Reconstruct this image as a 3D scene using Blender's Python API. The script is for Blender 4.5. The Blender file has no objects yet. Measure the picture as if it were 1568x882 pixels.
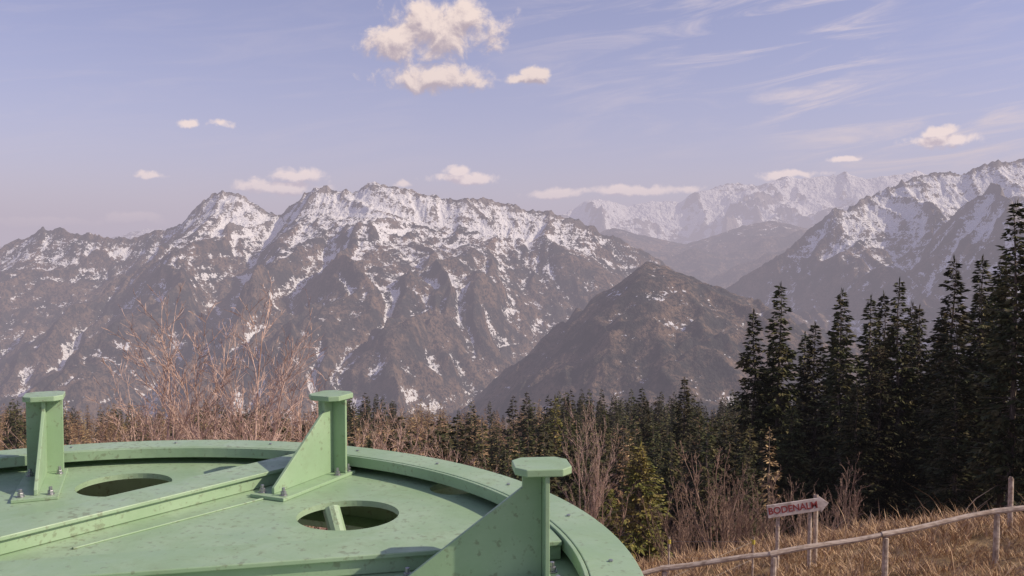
import bpy, bmesh, math, random
import numpy as np
from mathutils import Vector, Matrix
random.seed(7); rng=np.random.default_rng(7)
scn=bpy.context.scene
scn.view_settings.view_transform='Standard'; scn.view_settings.look='None'; scn.view_settings.exposure=0
R=math.radians

# ------------------------------------------------------------ helpers
def link(o,parent=None):
    scn.collection.objects.link(o)
    if parent: o.parent=parent
    return o
def mesh_quads(name,Q,mats,midx=None,smooth=False):
    Q=np.asarray(Q,dtype=np.float32); n=len(Q)
    me=bpy.data.meshes.new(name)
    me.vertices.add(n*4); me.vertices.foreach_set('co',Q.reshape(-1))
    me.loops.add(n*4); me.loops.foreach_set('vertex_index',np.arange(n*4,dtype=np.int32))
    me.polygons.add(n); me.polygons.foreach_set('loop_start',np.arange(0,n*4,4,dtype=np.int32))
    me.polygons.foreach_set('loop_total',np.full(n,4,dtype=np.int32))
    for m in mats: me.materials.append(m)
    if midx is not None: me.polygons.foreach_set('material_index',np.asarray(midx,dtype=np.int32))
    me.update(calc_edges=True)
    return me
def boxblur(Z,k):
    for ax in(0,1):
        P=np.pad(Z,[(k+1,k) if a==ax else (0,0) for a in(0,1)],mode='edge'); c=np.cumsum(P,axis=ax)
        n=Z.shape[ax]
        Z=(np.take(c,range(2*k+1,2*k+1+n),axis=ax)-np.take(c,range(0,n),axis=ax))/(2*k+1)
    return Z
def mesh_grid(name,X,Y,Z,mat,gully=None,off=0):
    ny,nx=X.shape
    co=np.stack([X,Y,Z],-1).astype(np.float32).reshape(-1)
    i=np.arange(ny*nx).reshape(ny,nx)
    f=np.stack([i[:-1,:-1],i[:-1,1:],i[1:,1:],i[1:,:-1]],-1).reshape(-1,4).astype(np.int32)
    me=bpy.data.meshes.new(name); n=len(f)
    me.vertices.add(ny*nx); me.vertices.foreach_set('co',co)
    me.loops.add(n*4); me.loops.foreach_set('vertex_index',f.reshape(-1))
    me.polygons.add(n); me.polygons.foreach_set('loop_start',np.arange(0,n*4,4,dtype=np.int32))
    me.polygons.foreach_set('loop_total',np.full(n,4,dtype=np.int32))
    me.materials.append(mat); me.update(calc_edges=True)
    me.polygons.foreach_set('use_smooth',np.ones(n,dtype=bool))
    if gully:
        a=me.attributes.new('gully','FLOAT','POINT'); v=(boxblur(Z,gully[0])-Z)/gully[1]
        a.data.foreach_set('value',(np.clip(v,-1,1)+off).astype(np.float32).reshape(-1))
    return me
_p=np.random.default_rng(3).permutation(512); _ang=np.random.default_rng(4).random(512)*2*np.pi
_gx=np.cos(_ang); _gy=np.sin(_ang)
def gnoise(x,y,seed=0):
    xi=np.floor(x).astype(np.int64); yi=np.floor(y).astype(np.int64); xf=x-xi; yf=y-yi
    u=xf**3*(xf*(xf*6-15)+10); v=yf**3*(yf*(yf*6-15)+10)
    def g(ix,iy,dx,dy):
        h=_p[(_p[(ix+seed*17)&511]+iy)&511]; return _gx[h]*dx+_gy[h]*dy
    a=g(xi,yi,xf,yf); b=g(xi+1,yi,xf-1,yf); c=g(xi,yi+1,xf,yf-1); d=g(xi+1,yi+1,xf-1,yf-1)
    return (a+(b-a)*u)*(1-v)+(c+(d-c)*u)*v
def fbm(x,y,o=5,seed=0,gain=.5):
    s=0;a=1
    for i in range(o): s=s+a*gnoise(x*2**i+i*13.7,y*2**i+i*7.1,seed+i); a*=gain
    return s
def ridged(x,y,o=5,seed=0,gain=.5):
    s=0;a=1;t=0;w=1
    for i in range(o):
        n=1-np.abs(gnoise(x*2.03**i+i*9.3,y*2.03**i+i*4.7,seed+i))*2; n=np.clip(n,0,1)**2
        s=s+a*n*w; w=np.clip(n*1.6,0,1); t+=a; a*=gain
    return s/t
def sstep(a,b,x):
    t=np.clip((x-a)/(b-a),0,1); return t*t*(3-2*t)

# ------------------------------------------------------------ node helpers
def newmat(name):
    m=bpy.data.materials.new(name); m.use_nodes=True
    nt=m.node_tree; b=nt.nodes['Principled BSDF']; return m,nt,b
def N(nt,t,**k):
    n=nt.nodes.new(t)
    for a,v in k.items(): setattr(n,a,v)
    return n
def setin(nt,sock,v):
    if isinstance(v,bpy.types.NodeSocket): nt.links.new(v,sock)
    else: sock.default_value=v
def M(nt,op,a,b=0.0,c=None,clamp=False):
    n=N(nt,'ShaderNodeMath',operation=op); n.use_clamp=clamp
    setin(nt,n.inputs[0],a); setin(nt,n.inputs[1],b)
    if c is not None: setin(nt,n.inputs[2],c)
    return n.outputs[0]
def VM(nt,op,a,b=(0,0,0)):
    n=N(nt,'ShaderNodeVectorMath',operation=op)
    setin(nt,n.inputs[0],a); setin(nt,n.inputs[1],b)
    return n.outputs['Value'] if op in('LENGTH','DOT_PRODUCT') else n.outputs[0]
def SM(nt,x,a,b,o0=0.,o1=1.):
    n=N(nt,'ShaderNodeMapRange',interpolation_type='SMOOTHSTEP')
    setin(nt,n.inputs[0],x); n.inputs[1].default_value=a; n.inputs[2].default_value=b
    n.inputs[3].default_value=o0; n.inputs[4].default_value=o1
    return n.outputs[0]
def MIX(nt,f,a,b,bt='MIX'):
    n=N(nt,'ShaderNodeMix',data_type='RGBA',blend_type=bt)
    setin(nt,n.inputs[0],f)
    for s,v in((n.inputs[6],a),(n.inputs[7],b)):
        if isinstance(v,tuple) and len(v)==3: v=v+(1,)
        setin(nt,s,v)
    return n.outputs[2]
def NOISE(nt,vec,scale,detail=3,rough=.5,dist=0.):
    n=N(nt,'ShaderNodeTexNoise'); nt.links.new(vec,n.inputs['Vector'])
    n.inputs['Scale'].default_value=scale; n.inputs['Detail'].default_value=detail
    n.inputs['Roughness'].default_value=rough; n.inputs['Distortion'].default_value=dist
    return n.outputs[0]
def GEO(nt): return N(nt,'ShaderNodeNewGeometry')
def SEP(nt,v):
    n=N(nt,'ShaderNodeSeparateXYZ'); nt.links.new(v,n.inputs[0]); return n.outputs
def BUMP(nt,b,h,strength,dist):
    n=N(nt,'ShaderNodeBump'); n.inputs['Strength'].default_value=strength; n.inputs['Distance'].default_value=dist
    nt.links.new(h,n.inputs['Height']); nt.links.new(n.outputs[0],b.inputs['Normal'])

# ------------------------------------------------------------ sun, sky, haze
AZ,EL=R(98),R(36)
D=Vector((math.sin(AZ)*math.cos(EL),math.cos(AZ)*math.cos(EL),math.sin(EL)))
sl=bpy.data.lights.new('sun','SUN'); sl.energy=5.0; sl.angle=R(.5); sl.color=(1,.88,.71)
so=link(bpy.data.objects.new('sun',sl)); so.rotation_euler=D.to_track_quat('Z','Y').to_euler(); so.location=(30,20,60)

w=bpy.data.worlds.new('World'); scn.world=w; w.use_nodes=True; nt=w.node_tree
w.cycles.sampling_method='MANUAL'; w.cycles.sample_map_resolution=256
bg=nt.nodes['Background']; bg.inputs[1].default_value=.125
sky=N(nt,'ShaderNodeTexSky',sky_type='NISHITA'); sky.sun_disc=False; sky.sun_elevation=EL; sky.sun_rotation=AZ
sky.altitude=1200; sky.air_density=1.; sky.dust_density=1.5
tc=N(nt,'ShaderNodeTexCoord'); xyz=SEP(nt,tc.outputs['Generated'])
az=M(nt,'ARCTAN2',xyz[0],xyz[1]); el=M(nt,'ARCSINE',xyz[2])
cmb=N(nt,'ShaderNodeCombineXYZ'); nt.links.new(az,cmb.inputs[0]); nt.links.new(el,cmb.inputs[1]); P=cmb.outputs[0]
# cumulus: (azimuth deg, elevation deg, half width deg, half height deg)
CL=[(-4.4,13.8,4.6,2.0),(-7.2,13.1,2.6,1.6),(-2.8,14.4,2.4,1.6),(-5.8,14.5,2.2,1.4),(-4.9,10.9,4.4,1.1),(-6.6,10.7,2.0,.9),(.5,10.9,1.9,.5),(1.5,11.3,1.0,.5),
    (-14.6,4.0,3.9,.6),(-13.4,4.7,2.1,.65),(-3.1,4.7,2.6,.5),(-3.6,5.1,1.2,.5),(2.6,3.7,2.4,.45),(8.0,3.9,4.8,.4),(26.0,6.4,2.4,.5),(25.7,6.9,1.3,.5),
    (20.4,5.5,1.2,.25),(17.6,4.7,2.8,.35),(-18.2,7.7,.8,.35),(-19.9,7.7,.8,.3),(-6.9,4.4,.8,.35),(-22,4.5,1.0,.3),(-28.,1.7,4,.4),(-23,1.9,2.5,.5)]
def dens(Pv):
    nz=NOISE(nt,Pv,30,6,.66,.3)
    wv=N(nt,'ShaderNodeTexNoise'); nt.links.new(Pv,wv.inputs['Vector']); wv.inputs['Scale'].default_value=40; wv.inputs['Detail'].default_value=3
    Pw=VM(nt,'ADD',Pv,VM(nt,'MULTIPLY',VM(nt,'SUBTRACT',wv.outputs['Color'],(.5,.5,.5)),(.034,.015,0)))
    best=None
    for a,e,ra,re in CL:
        d=VM(nt,'LENGTH',VM(nt,'MULTIPLY',VM(nt,'SUBTRACT',Pw,(R(a),R(e),0)),(1/R(ra),1/R(re),0)))
        best=d if best is None else M(nt,'MINIMUM',best,d)
    base=M(nt,'SUBTRACT',1.0,best); base=M(nt,'MAXIMUM',base,-2.)
    return M(nt,'ADD',base,M(nt,'MULTIPLY',M(nt,'SUBTRACT',nz,.5),2.0))
d0=dens(P); d1=dens(VM(nt,'ADD',P,(.003,.009,0)))
mask=SM(nt,d0,.0,.6)
lit=SM(nt,M(nt,'SUBTRACT',d0,d1),-.42,.38)  # sunny and shaded cloud sides painted into the colour from offset density
ccol=MIX(nt,lit,(3.7,3.0,3.3),(8.7,7.1,6.1))
lowb=SM(nt,el,R(2.5),R(11),1.6,1.0)
sc=N(nt,'ShaderNodeVectorMath',operation='SCALE'); nt.links.new(ccol,sc.inputs[0]); nt.links.new(lowb,sc.inputs['Scale']); ccol=sc.outputs[0]
rot=N(nt,'ShaderNodeVectorRotate',rotation_type='Z_AXIS'); nt.links.new(P,rot.inputs['Vector']); rot.inputs['Angle'].default_value=R(-7)
st=VM(nt,'MULTIPLY',rot.outputs[0],(2.2,16.,1))
ci=NOISE(nt,st,2.4,6,.62,1.0)
cm=NOISE(nt,P,3.4,1,.5)
cr=SM(nt,az,-.1,.42,.10,1.)
cirr=M(nt,'MULTIPLY',M(nt,'MULTIPLY',SM(nt,ci,.43,.74),SM(nt,cm,.34,.58)),M(nt,'MULTIPLY',cr,.95))
tint=MIX(nt,1.0,sky.outputs[0],(1.10,.92,1.12),'MULTIPLY')
s1=MIX(nt,cirr,tint,(8.0,6.7,6.4))
s2=MIX(nt,mask,s1,ccol)
nt.links.new(s2,bg.inputs[0])

SIG=7.7e-5; AIR=(.50,.445,.53)
hm=bpy.data.materials.new('haze_air'); hm.use_nodes=True; t=hm.node_tree; t.nodes.clear()
o=N(t,'ShaderNodeOutputMaterial'); ab=N(t,'ShaderNodeVolumeAbsorption'); em=N(t,'ShaderNodeEmission'); ad=N(t,'ShaderNodeAddShader')
ab.inputs[0].default_value=(0,0,0,1); ab.inputs[1].default_value=SIG
em.inputs[0].default_value=AIR+(1,); em.inputs[1].default_value=SIG  # airlight is a glow given to the volume, not scattered sunlight
t.links.new(ab.outputs[0],ad.inputs[0]); t.links.new(em.outputs[0],ad.inputs[1]); t.links.new(ad.outputs[0],o.inputs['Volume'])
bm=bmesh.new(); bmesh.ops.create_cube(bm,size=1)
for v in bm.verts: v.co=Vector((v.co.x*120000,v.co.y*90000+15000,v.co.z*3500-250))
me=bpy.data.meshes.new('haze'); bm.to_mesh(me); me.materials.append(hm); link(bpy.data.objects.new('atmosphere_haze',me))

# ------------------------------------------------------------ terrain
CR=np.array([(-700,420),(-300,395),(0,380),(30,365),(60,352),(90,350),(130,361),(200,366),(240,351),(280,335),(310,306),(340,292),(370,300),(400,320),(430,330),
 (450,311),(480,287),(500,289),(545,293),(575,281),(610,288),(650,297),(700,305),(750,302),(800,318),(850,328),(900,343),(940,364),(1000,392),(1050,422),
 (1095,455),(1140,422),(1180,396),(1220,369),(1250,343),(1270,323),(1300,315),(1330,301),(1370,285),(1400,268),(1440,262),(1470,263),(1500,256),(1530,248),(1568,243),(1700,235),(2000,260)],float)
cx_=(CR[:,0]-784)*5; cz_=(385-CR[:,1])*5      # metres: heights along the ridge surveyed at 6.8 km
def front(z,d): return z-np.where(d<260,d*.85,221+(d-260)*.44)
def mountains(X,Y):
    wob=fbm(X/900,Y*0+.3,3,11)*180
    yc=6790+wob
    c=np.interp(X,cx_,cz_)
    d=np.abs(Y-yc)
    z=front(c,d)
    sx=np.array([1500,2242,2590,2807,3024,3200,3546,5300.]); sz=np.array([-520,-239,-65,152,291,300,348,360.])
    z2=np.interp(X,sx,sz)-np.abs(Y-5850-fbm(X/600,Y*0,3,5)*120)*.55
    wx=X+fbm(X/700,Y/700,3,21)*260; wy=Y+fbm(X/700,Y/700,3,31)*260
    Nn=ridged(wx/950,wy/2500,6,41,.52)
    amp=(np.clip((d-60)/1300,0,1)*300+25)*(1-.7*np.exp(-((X-1400)/600)**2))
    z=np.maximum(z,z2)
    z=z+(Nn-.42)*amp*1.5
    # free-standing wooded hill, 4 km out
    hx=X-605+fbm(X/300,Y/300,3,8)*45; hy=Y-4000+fbm(X/300,Y/300,3,9)*80
    wl=np.where(hx<0,.86,.42); wyy=np.where(hy<0,.50,.60)
    dh=np.sqrt((hx*wl)**2+(hy*wyy)**2+28**2)-28
    zh=-52-dh+(ridged(wx/300,wy/420,4,55)-.45)*np.clip(dh,0,260)*.34
    lowl=np.clip((6300-Y)/1300,0,1)*260*np.exp(-((X-250-(5000-Y)*-.1)/550)**2)
    zb=z-lowl
    z=np.maximum(zb,zh); on_hill=np.clip((zh-zb)/60,0,1)
    z=np.maximum(z,-900+fbm(X/500,Y/500,3,2)*60)
    q=np.clip(Y/6800,.5,1)
    gap=1-.6*np.exp(-((X-1400)/500)**2)
    z=z+((ridged(wx/230,wy/420,5,61,.55)-.4)*54*gap+(ridged(X/70,Y/90,3,71)-.4)*14)*q**2+fbm(X/25,Y/25,2,81)*7*q
    return z,on_hill
def mountain_mat(name,snowline,span,hx=1.,lo=-.68,k=1.):
    m,nt,b=newmat(name); g=GEO(nt); P=g.outputs['Position']; nz=SEP(nt,g.outputs['Normal'])[2]; pz=SEP(nt,P)[2]
    n1=NOISE(nt,P,1/420*hx,4); n2=NOISE(nt,VM(nt,'MULTIPLY',P,(1.,1.,.45)),1/55*hx,4,.62); n3=NOISE(nt,P,1/15*hx,3,.65); n4=NOISE(nt,P,1/200*hx,5,.65)
    at=N(nt,'ShaderNodeAttribute',attribute_name='gully')
    S=M(nt,'MULTIPLY',M(nt,'SUBTRACT',pz,snowline),1/span)
    S=M(nt,'MAXIMUM',M(nt,'MINIMUM',S,.62),lo)
    stv=VM(nt,'MULTIPLY',P,(1/300,1/300,1/26)); stn=NOISE(nt,stv,1.,2)
    for n,kk in((n1,1.4),(n2,3.0),(n3,3.2),(stn,1.4)):
        S=M(nt,'ADD',S,M(nt,'MULTIPLY',M(nt,'SUBTRACT',n,.5),kk*k))
    S=M(nt,'ADD',S,M(nt,'MULTIPLY',at.outputs['Fac'],1.05))
    S=M(nt,'ADD',S,M(nt,'MULTIPLY',M(nt,'SUBTRACT',nz,.75),.9))
    snow=SM(nt,S,-.05,.30)
    f1=MIX(nt,SM(nt,n4,.42,.6),(.036,.036,.034),(.145,.100,.072))
    f2=MIX(nt,SM(nt,n3,.45,.62),f1,(.020,.022,.021))
    f3=MIX(nt,M(nt,'MULTIPLY',SM(nt,n2,.5,.66),.55),f2,(.24,.16,.105))
    rock=MIX(nt,n2,(.13,.11,.095),(.32,.27,.235))
    hi=SM(nt,M(nt,'ADD',pz,M(nt,'MULTIPLY',M(nt,'SUBTRACT',n1,.5),500.)),50,400)
    base=MIX(nt,M(nt,'MULTIPLY',hi,SM(nt,nz,.9,.65)),f3,rock)
    col=MIX(nt,snow,base,(.80,.77,.76))
    nt.links.new(col,b.inputs['Base Color']); b.inputs['Roughness'].default_value=.95
    b.inputs['Specular IOR Level'].default_value=.1
    BUMP(nt,b,M(nt,'ADD',n3,M(nt,'MULTIPLY',n2,2.)),.9,14/hx)
    return m
X,Y=np.meshgrid(np.linspace(-5400,5400,1250),np.linspace(2600,8700,500))
Z,OH=mountains(X,Y)
link(bpy.data.objects.new('mountain_range',mesh_grid('mountain_range',X,Y,Z,mountain_mat('alpine_slope',90,540),(7,30.),-.30*OH)))
X,Y=np.meshgrid(np.linspace(-9000,11000,700),np.linspace(8900,15500,220))
hc=np.interp(X,(np.array([-300,850,905,945,1000,1060,1100,1150,1200,1240,1300,1500,1900])-784)*8.84,(385-np.array([440,392,362,347,362,374,362,344,335,345,360,360,370]))*8.84)
Zm=hc-np.abs(Y-12500)*.22+ (ridged(X/1500,Y/1500,5,15)-.45)*180*np.clip(np.abs(Y-12500)/1500,.08,1)+(ridged(X/330,Y/330,4,16)-.4)*25
hc2=np.interp(X,np.array([-2000,500,1300,1750,2150,2500,2900,3300,4500.]),np.array([-900,-500,0,-130,-330,-160,-20,150,200.]))
Zm=np.maximum(Zm,hc2-np.abs(Y-9800)*.45+(ridged(X/700,Y/700,4,18)-.4)*80)
hc3=np.interp(X,np.array([500,1200,1900,2300,2700,3100,3700,4500.]),np.array([-600,-100,-90,50,-60,120,250,250.]))
Zm=np.maximum(Zm,hc3-np.abs(Y-11100)*.45+(ridged(X/700+5,Y/700,4,19)-.4)*80)
link(bpy.data.objects.new('foothills',mesh_grid('foothills',X,Y,Zm,mountain_mat('foothill_slope',1000,1200,.35,-1.1,.8),(5,90.))))
X,Y=np.meshgrid(np.linspace(-16000,22000,900),np.linspace(16500,25000,180))
FC=np.array([(-300,380),(150,372),(200,356),(245,349),(280,360),(500,380),(800,350),(870,326),(900,310),(930,308),(960,316),(1000,306),(1040,312),(1060,300),(1090,290),(1130,278),(1160,291),(1200,275),(1240,272),(1270,270),(1290,262),(1320,271),(1350,266),(1390,263),(1410,271),(1450,290),(1700,300),(2200,330)],float)
fc=np.interp(X,(FC[:,0]-784)*15,(385-FC[:,1])*15)
dd=np.abs(Y-20370-fbm(X/2500,Y*0,2,3)*500)
Zf=fc-dd*.5+(ridged(X/2200+fbm(X/1500,Y/1500,2,4)*.5,Y/2600,6,25,.55)-.42)*(np.clip(dd/1500,0,1)*1050+230)
link(bpy.data.objects.new('distant_peaks',mesh_grid('distant_peaks',X,Y,Zf,mountain_mat('far_peak_slope',250,900,.12),(4,140.))))

# near ground
gy=np.array([-60,14,17,80,120,200,420,470,900,1700,2900.]); gz=np.array([2.5,-5.0,-5.36,-28.7,-42,-59,-94,-108,-400,-880,-930.])
def ground(x,y):
    x=np.asarray(x,float); y=np.asarray(y,float)
    ys=0
    for dlt,wt in((-1.2,.25),(0,.5),(1.2,.25)): ys=ys+wt*np.interp(y+dlt*np.clip(y/17,0.3,30),gy,gz)
    t=.18*np.clip(x-7.8,-14,1.)
    side=sstep(40,200,y)
    z=ys+t*(1-side*.6)+side*(fbm(x/60,y/60,3,91)*7) + fbm(x/3.,y/3.,3,92)*.12*(1+side*3)
    z=z-np.clip(np.abs(x)-.9*np.abs(y)-60,0,4000)*.05
    return z
ysr=np.concatenate([np.linspace(-60,60,260),np.geomspace(60.6,2900,170)])
xs=np.sinh(np.linspace(-6.2,6.2,420))/np.sinh(6.2)*5500
xs=np.sort(np.concatenate([xs,np.linspace(-16,18,160)]))
X,Y=np.meshgrid(xs,ysr)
m,nt,b=newmat('dry_meadow_and_litter'); g=GEO(nt); P=g.outputs['Position']; pp=SEP(nt,P); py=pp[1]
n1=NOISE(nt,P,.5,5,.6); n2=NOISE(nt,P,6,5,.65); n3=NOISE(nt,P,.12,4,.6)
mead=MIX(nt,n2,(.21,.135,.065),(.46,.33,.19)); mead=MIX(nt,SM(nt,n1,.48,.62),mead,(.14,.095,.05))
lit_=MIX(nt,n2,(.055,.040,.028),(.20,.135,.09))
lit_=MIX(nt,SM(nt,n3,.57,.61),lit_,(.7,.7,.74))
far=SM(nt,M(nt,'ADD',py,M(nt,'MULTIPLY',n1,4.)),19.5,23.); lft=SM(nt,M(nt,'ADD',pp[0],n1),2.6,.8)
col=MIX(nt,M(nt,'MAXIMUM',far,lft),mead,lit_)
nt.links.new(col,b.inputs['Base Color']); b.inputs['Roughness'].default_value=1; b.inputs['Specular IOR Level'].default_value=.1
BUMP(nt,b,n2,.8,.08)
link(bpy.data.objects.new('ground',mesh_grid('ground',X,Y,ground(X,Y),m)))
def G(x,y): return float(ground(x,y))

# ------------------------------------------------------------ vegetation builders
def tube(p0,p1,r0,r1,n=4):
    p0=np.array(p0,float);p1=np.array(p1,float); d=p1-p0; L=np.linalg.norm(d)+1e-9; d/=L
    a=np.cross(d,[0,0,1.] if abs(d[2])<.9 else [1.,0,0]); a/=np.linalg.norm(a); bb=np.cross(d,a)
    th=np.arange(n+1)*2*np.pi/n; c=np.cos(th)[:,None]*a+np.sin(th)[:,None]*bb
    A=p0+c*r0; B=p1+c*r1
    return np.stack([A[:-1],A[1:],B[1:],B[:-1]],1)
def bark_mat(name,c1,c2):
    m,nt,b=newmat(name); g=GEO(nt); v=VM(nt,'MULTIPLY',g.outputs['Position'],(9,9,2))
    n=NOISE(nt,v,1.,3,.65); nt.links.new(MIX(nt,SM(nt,n,.35,.65),c1,c2),b.inputs['Base Color']); b.inputs['Roughness'].default_value=.9
    return m
def leaf_mat(name,c1,c2,c3,vr=.8):
    m,nt,b=newmat(name); g=GEO(nt); oi=N(nt,'ShaderNodeObjectInfo')
    r=g.outputs['Random Per Island']; n=NOISE(nt,g.outputs['Position'],.9,1)
    c=MIX(nt,r,c1,c2); c=MIX(nt,SM(nt,n,.45,.7,0,.8),c,c3)
    hs=N(nt,'ShaderNodeHueSaturation'); nt.links.new(c,hs.inputs['Color'])
    nt.links.new(M(nt,'ADD',1-vr*.45,M(nt,'MULTIPLY',oi.outputs['Random'],vr)),hs.inputs['Value'])
    nt.links.new(M(nt,'ADD',.475,M(nt,'MULTIPLY',oi.outputs['Random'],.04)),hs.inputs['Hue'])
    nt.links.new(hs.outputs[0],b.inputs['Base Color']); b.inputs['Roughness'].default_value=.7; b.inputs['Specular IOR Level'].default_value=.2
    return m
BARK=bark_mat('spruce_bark',(.08,.06,.045),(.28,.215,.17))
TWIG=bark_mat('bare_twig_bark',(.34,.215,.165),(.66,.47,.38))
SHRUB=bark_mat('bare_shrub_bark',(.17,.105,.075),(.38,.25,.18))
NEED=leaf_mat('spruce_needles',(.025,.031,.013),(.072,.073,.027),(.125,.098,.042))
NEEDL=leaf_mat('young_and_sunlit_needles',(.09,.105,.026),(.26,.23,.06),(.34,.24,.08),.3)  # yellow-green of young growth; also paints sunlight onto the taller spruces
LARCH=leaf_mat('larch_twigs',(.19,.12,.06),(.45,.31,.17),(.30,.19,.10))
def conifer(name,H,seed,rmax,dz,nb,nsp,size,cs=.12,mat=NEED,sparse=0.,wd=.34):
    r=np.random.default_rng(seed); Q=[];mi=[]
    r0=.011*H+.03; prev=np.array([0,0,-.6]); pr=r0*1.2
    for i in range(1,9):
        p=np.array([r.normal()*.03*i**.5,r.normal()*.03*i**.5,H*i/8]); rr=r0*(1-i/8)+.01
        q=tube(prev,p,pr,rr,7); Q.append(q); mi+= [0]*len(q); prev=p;pr=rr
    z0=cs*H
    lob=r.random(8)*2*np.pi
    while z0<H-.15:
        for k in range(nb if z0<.85*H else max(4,nb-2)):
            if r.random()<sparse: continue
            z=min(z0+r.uniform(-.9,.9)*dz,H-.2)
            f=max(0,(z-cs*H)/(H-cs*H))
            a=r.random()*2*np.pi
            L0=rmax*((1-f)**.85)*(1 if f>.12 else .55+f*3.7)+.12
            L0*=.86+.16*math.sin(z*1.3+a+lob[0])+.12*math.sin(z*3.1-2*a+lob[1])
            L=L0*r.uniform(.5,1.25)
            rise=(.42*f-.30)+r.normal()*.12
            def pt(s): return np.array([math.cos(a)*L*s,math.sin(a)*L*s,z+L*(rise*s+.16*s*s*(1-.3*f))])
            q=tube(pt(0),pt(.95),.012+.008*L,.004,3); Q.append(q); mi+=[0]*len(q)
            ns=max(3,int(nsp*(.35+L/rmax)))
            s=np.sqrt(r.uniform(.03,1.,ns)); side=r.choice([-1,1],ns)
            e=np.array([math.cos(a),math.sin(a),rise*.6]); sd=np.array([-math.sin(a),math.cos(a),0])
            base=np.stack([pt(x) for x in s])
            ln=size*r.uniform(.6,1.35,ns)*(1.15-.45*s)*(.55+.45*min(1,L/1.2))
            ang=r.uniform(.1,1.15,ns)
            dr=(e[None]*np.cos(ang)[:,None]+sd[None]*(np.sin(ang)*side)[:,None]); dr[:,2]-=r.uniform(-.15,1.0,ns)*(1-.6*f)
            dr/=np.linalg.norm(dr,axis=1)[:,None]
            up=r.normal(size=(ns,3))*.8+np.array([0,0,1.]); wv=np.cross(dr,up); wv/=np.linalg.norm(wv,axis=1)[:,None]
            wv*=(ln*wd*.5)[:,None]
            tip=base+dr*ln[:,None]; mid=base+dr*(ln*.45)[:,None]
            q=np.stack([base,mid+wv,tip,mid-wv],1); Q.append(q); mi+=[1]*ns
        f=(z0-cs*H)/(H-cs*H)
        z0+=dz*r.uniform(.75,1.25)*(1-.35*f)
    for k in range(int(26*cs*H/4)):
        z=r.uniform(.03,1)*cs*H; a=r.random()*6.28; L=r.uniform(.3,1.3)
        q=tube((0,0,z),(math.cos(a)*L,math.sin(a)*L,z-L*r.uniform(.1,.6)),.012,.003,3); Q.append(q); mi+=[0]*len(q)
    for k in range(6):
        a=r.random()*6.28; b0=np.array([0,0,H-.5+.08*k]); tp=b0+np.array([math.cos(a)*.12,math.sin(a)*.12,.45]); wv=np.array([-math.sin(a),math.cos(a),0])*.05
        Q.append(np.stack([b0,(b0+tp)/2+wv,tp,(b0+tp)/2-wv])[None]); mi.append(1)
    return mesh_quads(name,np.concatenate(Q),[BARK,mat],mi)
def bare_tree(name,H,seed,stems=4,spread=.3,lv=4,r0=.035,kids=(7,6,4),mat=TWIG,rmin=.0035,side=(.26,.42),taper=.55):
    r=np.random.default_rng(seed); Q=[]
    def grow(p,d,L,rad,l):
        n=6 if l==0 else 3; pts=[p]; rr=[rad]
        for i in range(n):
            d=d+r.normal(size=3)*(.07 if l==0 else .13); d[2]+=.06; d=d/np.linalg.norm(d)
            p=p+d*L/n; pts.append(p); rr.append(rad*(1-.8*(i+1)/n)+.002)
            Q.append(tube(pts[-2],pts[-1],rr[-2],rr[-1],5 if l==0 else 3))
            if l<lv-1:
                for k in range(max(1,round(kids[l]/n*r.uniform(.6,1.4)))):
                    if l==0 and i<=1 and r.random()<.6: continue
                    a=r.normal(size=3); a-=a.dot(d)*d; a/=np.linalg.norm(a)+1e-9
                    ang=r.uniform(.35,.85); nd=d*math.cos(ang)+a*math.sin(ang); nd[2]=abs(nd[2])*.8+.2; nd/=np.linalg.norm(nd)
                    s=r.random(); q=pts[-2]*(1-s)+pts[-1]*s
                    grow(q,nd,L*r.uniform(*side)*(1-taper*i/n),max(rr[-1]*.6,rmin),l+1)
    for k in range(stems):
        a=r.random()*6.28; s=spread*r.uniform(.3,1.1)
        d=np.array([math.cos(a)*s,math.sin(a)*s,1.]); d/=np.linalg.norm(d)
        grow(np.array([math.cos(a)*.12,math.sin(a)*.12,-.2]),d,H*r.uniform(.6,.95) if k else H,r0*r.uniform(.7,1.1),0)
    Q=np.concatenate(Q); zm=np.percentile(Q[:,:,2],99.5); Q*=H/zm
    return mesh_quads(name,Q,[mat])

# ------------------------------------------------------------ right-hand spruces
SP=[conifer(f'spruce_mesh_{i}',22,100+i,rm,.32,9,14,.66,cs,NEED,sp,.36) for i,(rm,cs,sp) in enumerate([(3.1,.14,.12),(2.7,.2,.2),(3.4,.10,.12),(2.8,.26,.2),(3.2,.17,.15)])]
TR=[(20.5,75,-5.1),(22.7,75,-2.8),(25.7,75,-6.1),(26.1,70,-3.1),(30.4,75,-3.9),(33.6,80,-3.8),(30.6,70,-2.3),(35.9,78,-4.9),(30.9,62,-.5),(35,66,-.5),
 (41.2,75,-1),(29.5,52,2.9),(31.5,50,3.8),(33.4,60,-1),(29.7,59,-5),(27.5,66,-7),(23.6,80,-8),(31,84,-6),(38,84,-5),(28.5,86,-8),(25,64,-9.5),(40,66,0),(36,58,1),(33.5,54,1.5),(21.6,68,-12),(34,70,-5),(28.2,56,-8.5),
 (32,66,-6),(38,72,-3),(30,47,-3)]
for i,(x,y,zt) in enumerate(TR):
    g0=G(x,y); o=bpy.data.objects.new('spruce_tree',SP[i%5]); link(o); h=(zt-g0)/22
    o.location=(x,y,g0); o.scale=(h*.5+.5,h*.5+.5,h); o.rotation_euler=(0,0,i*2.1)
SPL=conifer('sunlit_spruce_mesh',18,171,2.4,.36,8,12,.62,.1,NEEDL,.15,.34)  # sunlight on these trees is put into the paler needle colour
MIDT=[(21.5,110,-15.8,2),(19,125,-21,0),(25,118,-21,3),(13.5,128,-23,4),(16.4,100,-19.5,1),(28,105,-19,2)]
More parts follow.
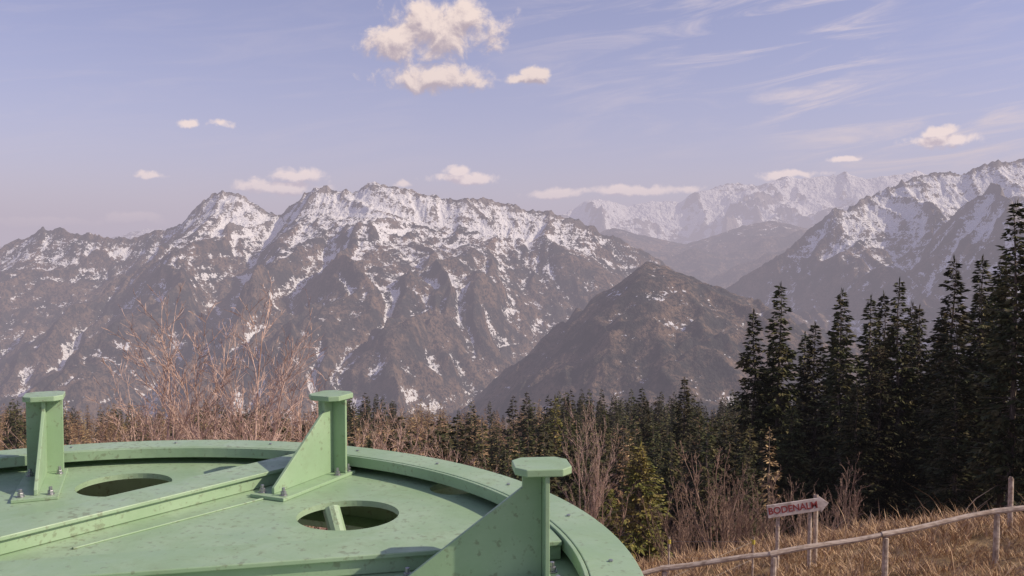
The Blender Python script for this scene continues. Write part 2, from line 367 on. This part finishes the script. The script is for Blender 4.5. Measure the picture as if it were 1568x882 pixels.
for i,(x,y,zt,k) in enumerate(MIDT):
    g0=G(x,y); o=bpy.data.objects.new('spruce_tree',SP[k]); link(o); h=(zt-g0)/22
    o.location=(x,y,g0); o.scale=(h,h,h); o.rotation_euler=(0,0,i*1.3+.5)
for x,y,zt in((4.5,92,-15.2),(10.6,88,-18.3)):
    g0=G(x,y); o=bpy.data.objects.new('spruce_tree',SPL); link(o); h=(zt-g0)/18; o.location=(x,y,g0); o.scale=(h,h,h)
YS=conifer('young_spruce_mesh',5.4,301,1.5,.15,10,15,.34,.03,NEEDL,.05,.38)
for x,y,zt in[(5.0,34.5,-7.5),(4.2,38,-10.2),(6.0,38,-10.5)]:
    g0=G(x,y); o=bpy.data.objects.new('young_spruce_tree',YS); link(o); h=(zt-g0)/5.4; o.location=(x,y,g0); o.scale=(h*1.15,h*1.15,h); o.rotation_euler=(0,0,x*3)

# ------------------------------------------------------------ instanced forest masses
def scatter(name,meshes,pts):
    root=link(bpy.data.objects.new(name,None))
    pts=np.array(pts); idx=rng.integers(0,len(meshes),len(pts))
    for k,me in enumerate(meshes):
        p=pts[idx==k]; z=ground(p[:,0],p[:,1]); s=p[:,2]*.5; Q=[]
        c=np.stack([p[:,0],p[:,1],z],1)
        for j in range(4):
            a=p[:,3]+math.pi/4+j*math.pi/2; rr=s*math.sqrt(2)
            Q.append(c+np.stack([np.cos(a)*rr,np.sin(a)*rr,a*0],1))
        car=bpy.data.objects.new(f'carrier_{k}',mesh_quads(f'{name}_carrier_{k}',np.stack(Q,1),[])); link(car,root)
        car.instance_type='FACES'; car.use_instance_faces_scale=True; car.show_instancer_for_render=False; car.show_instancer_for_viewport=False
        ch=bpy.data.objects.new(f'tree_{k}',me); link(ch,car)
    return root
LS=[conifer(f'far_spruce_mesh_{i}',22,400+i,2.9+.3*i,.7,7,7,1.15,.1,NEED,.05,.42) for i in range(4)]
LL=[conifer(f'far_larch_mesh_{i}',19,500+i,2.6,.75,6,7,.95,.12,LARCH,.12,.24) for i in range(3)]
ps=[];pl=[]
n=0
while n<3200:
    y=128+ (440-128)*rng.random()**.8; x=(rng.random()*2-1)*(.66*y+20)
    if y<150 and x>18: continue
    lr=fbm(np.array(x/45.),np.array(y/45.),2,77)+(.24 if x/y<.04 else -.12)+(.0 if y<330 else -.10)
    s=rng.uniform(.62,1.14)*(1 if y>200 else .85)
    (pl if lr>.02 else ps).append((x,y,s,rng.random()*6.28)); n+=1
for k in range(430):
    y=rng.uniform(46,130); x=y*rng.uniform(-.35,.30)
    top=-y*rng.uniform(.185,.27); h=top-G(x,y)
    if h<2.5: continue
    if abs(x/y-.14)<.04 and y<66: continue
    lr=rng.random()
    (pl if lr<(.38 if x/y<.12 else .12) else ps).append((x,y,h/(19 if lr<.12 else 22),rng.random()*6.28))
scatter('distant_spruce_forest',LS,ps); scatter('distant_larch_forest',LL,pl)
SH=[bare_tree(f'shrub_mesh_{i}',2.2,600+i,6,.5,3,.016,(8,6,3),SHRUB) for i in range(3)]
pu=[]
for k in range(260):
    y=rng.uniform(20,90); x=rng.uniform(-.62,.42)*y
    if abs(x/y-.14)<.035 and 20<y<42: continue
    pu.append((x,y,rng.uniform(.5,1.2),rng.random()*6.28))
scatter('undergrowth',SH,pu)
BT=[bare_tree(f'bare_tree_mesh_{i}',7,700+i,5,.34,4,.050,(14,7,4),TWIG,.0050,(.30,.50),.45) for i in range(4)]
for i,(x,y,zt) in enumerate([(-7.25,17,-.9),(-5.4,17,-.8),(-6.0,18,-1.6),(-4.7,17.5,-1.6),(-8.2,19,-2.6),(-6.9,20,-2.2),(-4.1,19,-2.5),(-1.3,20,-3.6),(-1.9,24,-5.0),(2.5,30,-5.1),(-10.5,22,-4),(.3,32,-7.5),(-9.2,18,-3.4),(-3.4,21,-3.7),(-7.9,16,-2.9),(-3.0,18,-3.6),
    (-2.3,8.5,-3.6),(-.9,7.5,-3.3),(-3.4,9.5,-3.4),(-1.5,10,-3.4),(-.2,9.,-3.8)]):
    g0=G(x,y); o=bpy.data.objects.new('bare_tree',BT[i%4]); link(o); h=(zt-g0)/7; wq=h*(.6 if i==9 else 1.); o.location=(x,y,g0); o.scale=(wq,wq,h); o.rotation_euler=(0,0,i*1.7)
BB=bare_tree('bare_shrub_mesh',3.0,801,9,.34,4,.022,(9,6,4),SHRUB)
for x,y,s in[(5.6,24,1.0),(6.3,25,.8),(5.2,27,.8),(7.0,26,.5),(4.6,23,.45)]:
    o=bpy.data.objects.new('bare_shrub',BB); link(o); o.location=(x,y,G(x,y)); o.scale=(s,s,s); o.rotation_euler=(0,0,x*5)

# meadow grass
def grass():
    n=95000; x=rng.uniform(1.5,17,n); y=rng.uniform(12,21.5,n)
    keep=fbm(x/.5,y/.5,2,5)>-.30; x=x[keep];y=y[keep]; n=len(x)
    z=ground(x,y); h=rng.uniform(.04,.15,n)*(1+2.0*np.clip(fbm(x/.7,y/.7,2,6)*2,0,1)); h*=np.where(rng.random(n)<.012,2.6,1)
    a=rng.random(n)*6.28; l=rng.uniform(.2,1.3,n)*h
    b=np.stack([x,y,z-.01],1); tip=b+np.stack([np.cos(a)*l,np.sin(a)*l,h],1); mid=(b*.5+tip*.5)+np.stack([a*0,a*0,h*.14],1)
    a2=rng.random(n)*6.28; wv=np.stack([np.cos(a2),np.sin(a2),a*0],1)*(rng.uniform(.004,.010,n))[:,None]
    return np.stack([b,mid+wv,tip,mid-wv],1)
gm=leaf_mat('dry_grass',(.26,.17,.08),(.68,.50,.30),(.40,.27,.14),.1)
link(bpy.data.objects.new('dry_grass',mesh_quads('dry_grass',grass(),[gm])))

# ------------------------------------------------------------ lift wheel (green steel)
m,nt,b=newmat('green_paint'); g=GEO(nt); P=g.outputs['Position']
n1=NOISE(nt,P,2.2,5,.6); n2=NOISE(nt,P,30,4,.6); n3=NOISE(nt,P,120,2,.5); n5=NOISE(nt,P,5.5,6,.7,.6)
c=MIX(nt,SM(nt,n1,.35,.65),(.285,.415,.245),(.35,.475,.305))
c=MIX(nt,SM(nt,n5,.50,.76,0,.45),c,(.235,.31,.18))
c=MIX(nt,SM(nt,M(nt,'ADD',n2,M(nt,'MULTIPLY',n1,.35)),.74,.86,0,.55),c,(.17,.18,.11))
c=MIX(nt,SM(nt,n3,.71,.75,0,.5),c,(.46,.50,.42))
nt.links.new(c,b.inputs['Base Color']); nt.links.new(SM(nt,n5,.3,.7,.32,.55),b.inputs['Roughness']); BUMP(nt,b,n2,.12,.004)
GREEN=m
m,nt,b=newmat('galvanised_steel'); b.inputs['Metallic'].default_value=.8; b.inputs['Roughness'].default_value=.4
g=GEO(nt); nt.links.new(MIX(nt,NOISE(nt,g.outputs['Position'],60,3),(.25,.25,.27),(.5,.5,.52)),b.inputs['Base Color']); STEEL=m
wheel=link(bpy.data.objects.new('cable_lift_wheel',None)); C=Vector((-1.92,3.204,0))
wheel.location=C
def bm_obj(name,bm,mat,bev=0,parent=wheel,loc=(0,0,0),rot=0):
    me=bpy.data.meshes.new(name); bmesh.ops.recalc_face_normals(bm,faces=bm.faces); bm.to_mesh(me); bm.free(); me.materials.append(mat)
    o=bpy.data.objects.new(name,me); link(o,parent); o.location=loc; o.rotation_euler=(0,0,rot)
    if bev:
        md=o.modifiers.new('bevel','BEVEL'); md.width=bev; md.segments=2; md.limit_method='ANGLE'; md.angle_limit=R(40)
    return o
def annulus(name,ri,ro,z0,z1,mat,bev=.004,n=160):
    bm=bmesh.new(); V=[]
    for k in range(n):
        a=2*math.pi*k/n; V.append([bm.verts.new((math.cos(a)*r_,math.sin(a)*r_,z_)) for r_,z_ in((ri,z0),(ro,z0),(ro,z1),(ri,z1))])
    for k in range(n):
        A=V[k];B=V[(k+1)%n]
        for j in range(4): bm.faces.new((A[j],B[j],B[(j+1)%4],A[(j+1)%4]))
    return bm_obj(name,bm,mat,bev)
annulus('rim_flange',2.21,2.41,-1.235,-1.2,GREEN)
annulus('rim_wall',2.36,2.385,-1.62,-1.236,GREEN,.003)
annulus('lower_flange',2.21,2.41,-1.66,-1.621,GREEN)
annulus('rim_lip',2.19,2.208,-1.262,-1.203,GREEN,.003)
def cyl_bm(r,z0,z1,n,x=0,y=0,bm=None):
    bm=bm or bmesh.new(); a=[2*math.pi*k/n for k in range(n)]
    lo=[bm.verts.new((x+r*math.cos(t),y+r*math.sin(t),z0)) for t in a]; hi=[bm.verts.new((x+r*math.cos(t),y+r*math.sin(t),z1)) for t in a]
    bm.faces.new(lo[::-1]); bm.faces.new(hi)
    for k in range(n): bm.faces.new((lo[k],lo[(k+1)%n],hi[(k+1)%n],hi[k]))
    return bm
deck=bm_obj('deck',cyl_bm(2.355,-1.33,-1.3,128),GREEN)
hb=bmesh.new()
holes=[(1.11,1.13,.25),(-.245,1.70,.25),(1.60,1.62,.13),(1.5,-.5,.25),(-1.5,.75,.25),(-1.3,-1.1,.25),(.2,-1.65,.25)]
for x,y,r_ in holes: cyl_bm(r_,-1.5,-1.2,56,x,y,hb)
cut=bm_obj('cutter',hb,GREEN)
md=deck.modifiers.new('holes','BOOLEAN'); md.operation='DIFFERENCE'; md.object=cut; md.solver='EXACT'
bpy.context.view_layer.update()
dg=bpy.context.evaluated_depsgraph_get(); nm=bpy.data.meshes.new_from_object(deck.evaluated_get(dg)); deck.modifiers.clear(); deck.data=nm
bpy.data.objects.remove(cut)
def box_bm(x0,x1,y0,y1,z0,z1,bm=None):
    bm=bm or bmesh.new(); v=[bm.verts.new((x,y,z)) for x in(x0,x1) for y in(y0,y1) for z in(z0,z1)]
    for f in((0,1,3,2),(4,6,7,5),(0,4,5,1),(2,3,7,6),(0,2,6,4),(1,5,7,3)): bm.faces.new([v[i] for i in f])
    return bm
def beam(name,a,b_,zt=-1.212):
    a=Vector(a)-C.xy; b_=Vector(b_)-C.xy; d=b_-a; L=d.length; ang=math.atan2(d.y,d.x)
    bm=box_bm(0,L,-.12,.12,zt-.02,zt); box_bm(0,L,-.10,.10,-1.298,zt-.0205,bm)
    bm_obj(name,bm,GREEN,.004,wheel,(a.x,a.y,0),ang)
beam('spoke_1',(-2.70,3.22),(-1.175,5.265)); beam('spoke_2',(-2.55,3.19),(.185,3.787),-1.2125)
beam('spoke_3',(-2.95,3.22),(-3.6,4.58),-1.213); beam('spoke_4',(-2.8,3.05),(-2.4,1.08),-1.2135)
bm_obj('hub',cyl_bm(.34,-1.7,-1.12,40,-.86,-.06),GREEN,.01)
bm_obj('seam',box_bm(0,1.15,-.008,.008,-1.2995,-1.292),GREEN,.002,wheel,(.0,.62,0),R(52))
def prism(bm,pts,y0,y1):
    A=[bm.verts.new((x,y0,z)) for x,z in pts]; B=[bm.verts.new((x,y1,z)) for x,z in pts]
    bm.faces.new(A[::-1]); bm.faces.new(B); n=len(pts)
    for k in range(n): bm.faces.new((A[k],A[(k+1)%n],B[(k+1)%n],B[k]))
def bracket(i,ang,r_):
    e=link(bpy.data.objects.new(f'bracket_{i}',None),wheel); e.location=(math.cos(ang)*r_,math.sin(ang)*r_,-1.3); e.rotation_euler=(0,0,ang)
    H=.478
    bm_obj('base_plate',box_bm(-.58,.07,-.11,.11,.001,.019),GREEN,.003,e)
    bm=bmesh.new(); box_bm(-.008,.010,-.095,.095,.0195,H-.03,bm); bm_obj('end_plate',bm,GREEN,.003,e)
    bm=bmesh.new(); prism(bm,[(-.0085,.0195),(-.0085,H-.03),(-.085,H-.03),(-.085,H-.09),(-.53,.05),(-.53,.0195)],-.009,.009); bm_obj('gusset',bm,GREEN,.003,e)
    bm=bmesh.new(); pl=[(-.11,-.06),(-.07,-.105),(.07,-.105),(.11,-.06),(.11,.06),(.07,.105),(-.07,.105),(-.11,.06)]
    A=[bm.verts.new((x,y,H-.0295)) for x,y in pl]; B=[bm.verts.new((x,y,H)) for x,y in pl]; bm.faces.new(A[::-1]); bm.faces.new(B)
    for k in range(8): bm.faces.new((A[k],A[(k+1)%8],B[(k+1)%8],B[k]))
    bm_obj('top_plate',bm,GREEN,.004,e,(-.01,0,0))
    bm=bmesh.new()
    for x,y in((.045,.075),(.045,-.075),(-.06,.075),(-.06,-.075),(-.53,.07),(-.53,-.07)):
        cyl_bm(.021,.0195,.024,20,x,y,bm); cyl_bm(.0155,.0245,.041,6,x,y,bm); cyl_bm(.009,.0415,.06,10,x,y,bm)
    bm_obj('bolts',bm,STEEL,.001,e)
bracket(1,R(6),2.055); bracket(2,R(65.5),2.11); bracket(3,R(112.5),2.05); bracket(4,R(170),2.05); bracket(5,R(230),2.05); bracket(6,R(300),2.05)
def tube_obj(name,pts,r0,mat,parent=None,n=12):
    Q=[tube(pts[k],pts[k+1],r0,r0,n) for k in range(len(pts)-1)]
    o=bpy.data.objects.new(name,mesh_quads(name,np.concatenate(Q),[mat])); link(o,parent); return o
tube_obj('brace_tube',[(.98,1.36,-1.34),(1.25,.9,-1.9)],.045,GREEN,wheel)
tube_obj('brace_tube_b',[(-.2,1.6,-1.9),(1.6,1.2,-1.9)],.035,GREEN,wheel)
bm_obj('pylon',cyl_bm(.42,-9.5,-1.7,40,-.86,-.06),GREEN,.01)
bm=bmesh.new()
for k in range(24):
    a=k*math.pi/12+.08; cyl_bm(.009,-1.1995,-1.193,6,math.cos(a)*2.31,math.sin(a)*2.31,bm)
bm_obj('rim_bolts',bm,STEEL)

# ------------------------------------------------------------ fence, sign, stakes
def wood(name,c1,c2):
    m,nt,b=newmat(name); g=GEO(nt); v=VM(nt,'MULTIPLY',g.outputs['Position'],(6,40,14)); n=NOISE(nt,v,1,5,.6); n2=NOISE(nt,g.outputs['Position'],7,3)
    c=MIX(nt,SM(nt,n,.35,.65),c1,c2); c=MIX(nt,SM(nt,n2,.5,.7,0,.5),c,(.14,.10,.08)); nt.links.new(c,b.inputs['Base Color']); b.inputs['Roughness'].default_value=.85; return m
W1=wood('weathered_wood',(.34,.25,.19),(.60,.49,.40)); W2=wood('sign_board_wood',(.52,.43,.38),(.70,.60,.54))
fence=link(bpy.data.objects.new('wooden_fence',None)); xs_=[.9,2.45,4.15,5.95,7.8,9.65,11.5,13.3]; tops=[]
for i,x in enumerate(xs_):
    y=14+.12*math.sin(i*2.); g0=G(x,y); tp=g0+.80+.02*math.sin(i*5); tops.append((x,y,tp))
    Q=[tube((x,y,g0-.3),(x+.01,y,tp-.03),.052,.046,9),tube((x+.01,y,tp-.03),(x+.01,y,tp-.005),.046,.002,9)]
    o=bpy.data.objects.new(f'post_{i}',mesh_quads('post',np.concatenate(Q),[W1])); link(o,fence)
for i in range(len(tops)-1):
    a=np.array(tops[i]);b_=np.array(tops[i+1]); d=(b_-a)*.03; Q=[]
    pts=[a-d+(b_-a+2*d)*s+np.array([0,0,.03+.012*math.sin(i*3+s*7)]) for s in(0,.25,.5,.75,1)]
    for k in range(4): Q.append(tube(pts[k],pts[k+1],.047-.002*k,.045-.002*k,9))
    o=bpy.data.objects.new(f'rail_{i}',mesh_quads('rail',np.concatenate(Q),[W1])); link(o,fence)
sign=link(bpy.data.objects.new('trail_sign',None)); sign.location=(5.04,15.5,-4.52)
bm=bmesh.new(); prism(bm,[(-.53,-.115),(.40,-.115),(.40,-.15),(.56,0),(.40,.15),(.40,.115),(-.53,.115)],-.014,.014)
bd=bm_obj('arrow_board',bm,W2,.004,sign); bd.rotation_euler=(0,R(-8.5),0)
m,nt,b=newmat('red_paint'); g=GEO(nt); nt.links.new(MIX(nt,NOISE(nt,g.outputs['Position'],40,3),(.22,.02,.02),(.34,.07,.06)),b.inputs['Base Color']); b.inputs['Roughness'].default_value=.7; RED=m
cu=bpy.data.curves.new('lettering','FONT'); cu.body='BODENALM'; cu.size=.165; cu.extrude=.002; cu.offset=.003; cu.align_x='CENTER'; cu.align_y='CENTER'; cu.materials.append(RED)
t_=bpy.data.objects.new('lettering',cu); link(t_,bd); t_.location=(-.08,-.0165,0); t_.rotation_euler=(R(90),0,0)
for i,(x,zt,rr) in enumerate([(-.33,-.02,.035),(.24,.09,.035),(.36,.20,.042)]):
    wx,wy=5.04+x,15.5+.06+.05*(i==2); g0=G(wx,wy)
    tube_obj(f'post_{i}',[(x,.06+.05*(i==2),g0+4.52-.3),(x+.01,.06+.05*(i==2),zt)],rr,W1,sign)
g0=G(9.15,16.1); pst=link(bpy.data.objects.new('marker_post',None)); pst.location=(9.15,16.1,g0)
tube_obj('stake',[(0,0,-.3),(0,0,.95)],.045,W1,pst); tube_obj('cap',[(0,0,.95),(0,0,.975)],.03,W1,pst)
m,nt,b=newmat('yellow_paint'); g=GEO(nt); nt.links.new(MIX(nt,NOISE(nt,g.outputs['Position'],20,3),(.55,.42,.05),(.7,.58,.12)),b.inputs['Base Color']); YEL=m
WIRE,nt,b=newmat('dull_wire'); b.inputs['Roughness'].default_value=.8; g=GEO(nt); nt.links.new(MIX(nt,NOISE(nt,g.outputs['Position'],9,2),(.2,.18,.16),(.4,.36,.33)),b.inputs['Base Color'])
wf=link(bpy.data.objects.new('wire_fence',None))
sp=[(2.35,13.6),(4.2,15.3),(3.0,16.8)]
for i,(x,y) in enumerate(sp):
    g0=G(x,y); tube_obj(f'stake_{i}',[(x,y,g0-.2),(x+.02,y,g0+.85)],.018,W1,wf,8); tube_obj(f'insulator_{i}',[(x+.02,y,g0+.72),(x+.02,y,g0+.80)],.03,YEL,wf,8)
for h in(.45,.76):
    tube_obj(f'wire_{h}',[(sp[k][0],sp[k][1],G(*sp[k])+h) for k in(0,1)],.0025,WIRE,wf,4)
    tube_obj(f'wire_b{h}',[(sp[k][0],sp[k][1],G(*sp[k])+h) for k in(1,2)],.0025,WIRE,wf,4)

# ------------------------------------------------------------ camera
cam=bpy.data.cameras.new('camera'); cam.sensor_width=36; cam.lens=18/math.tan(R(30)); cam.clip_start=.05; cam.clip_end=150000
co=link(bpy.data.objects.new('camera',cam)); co.location=(0,0,0); co.rotation_euler=(R(90-2.36),0,0); scn.camera=co
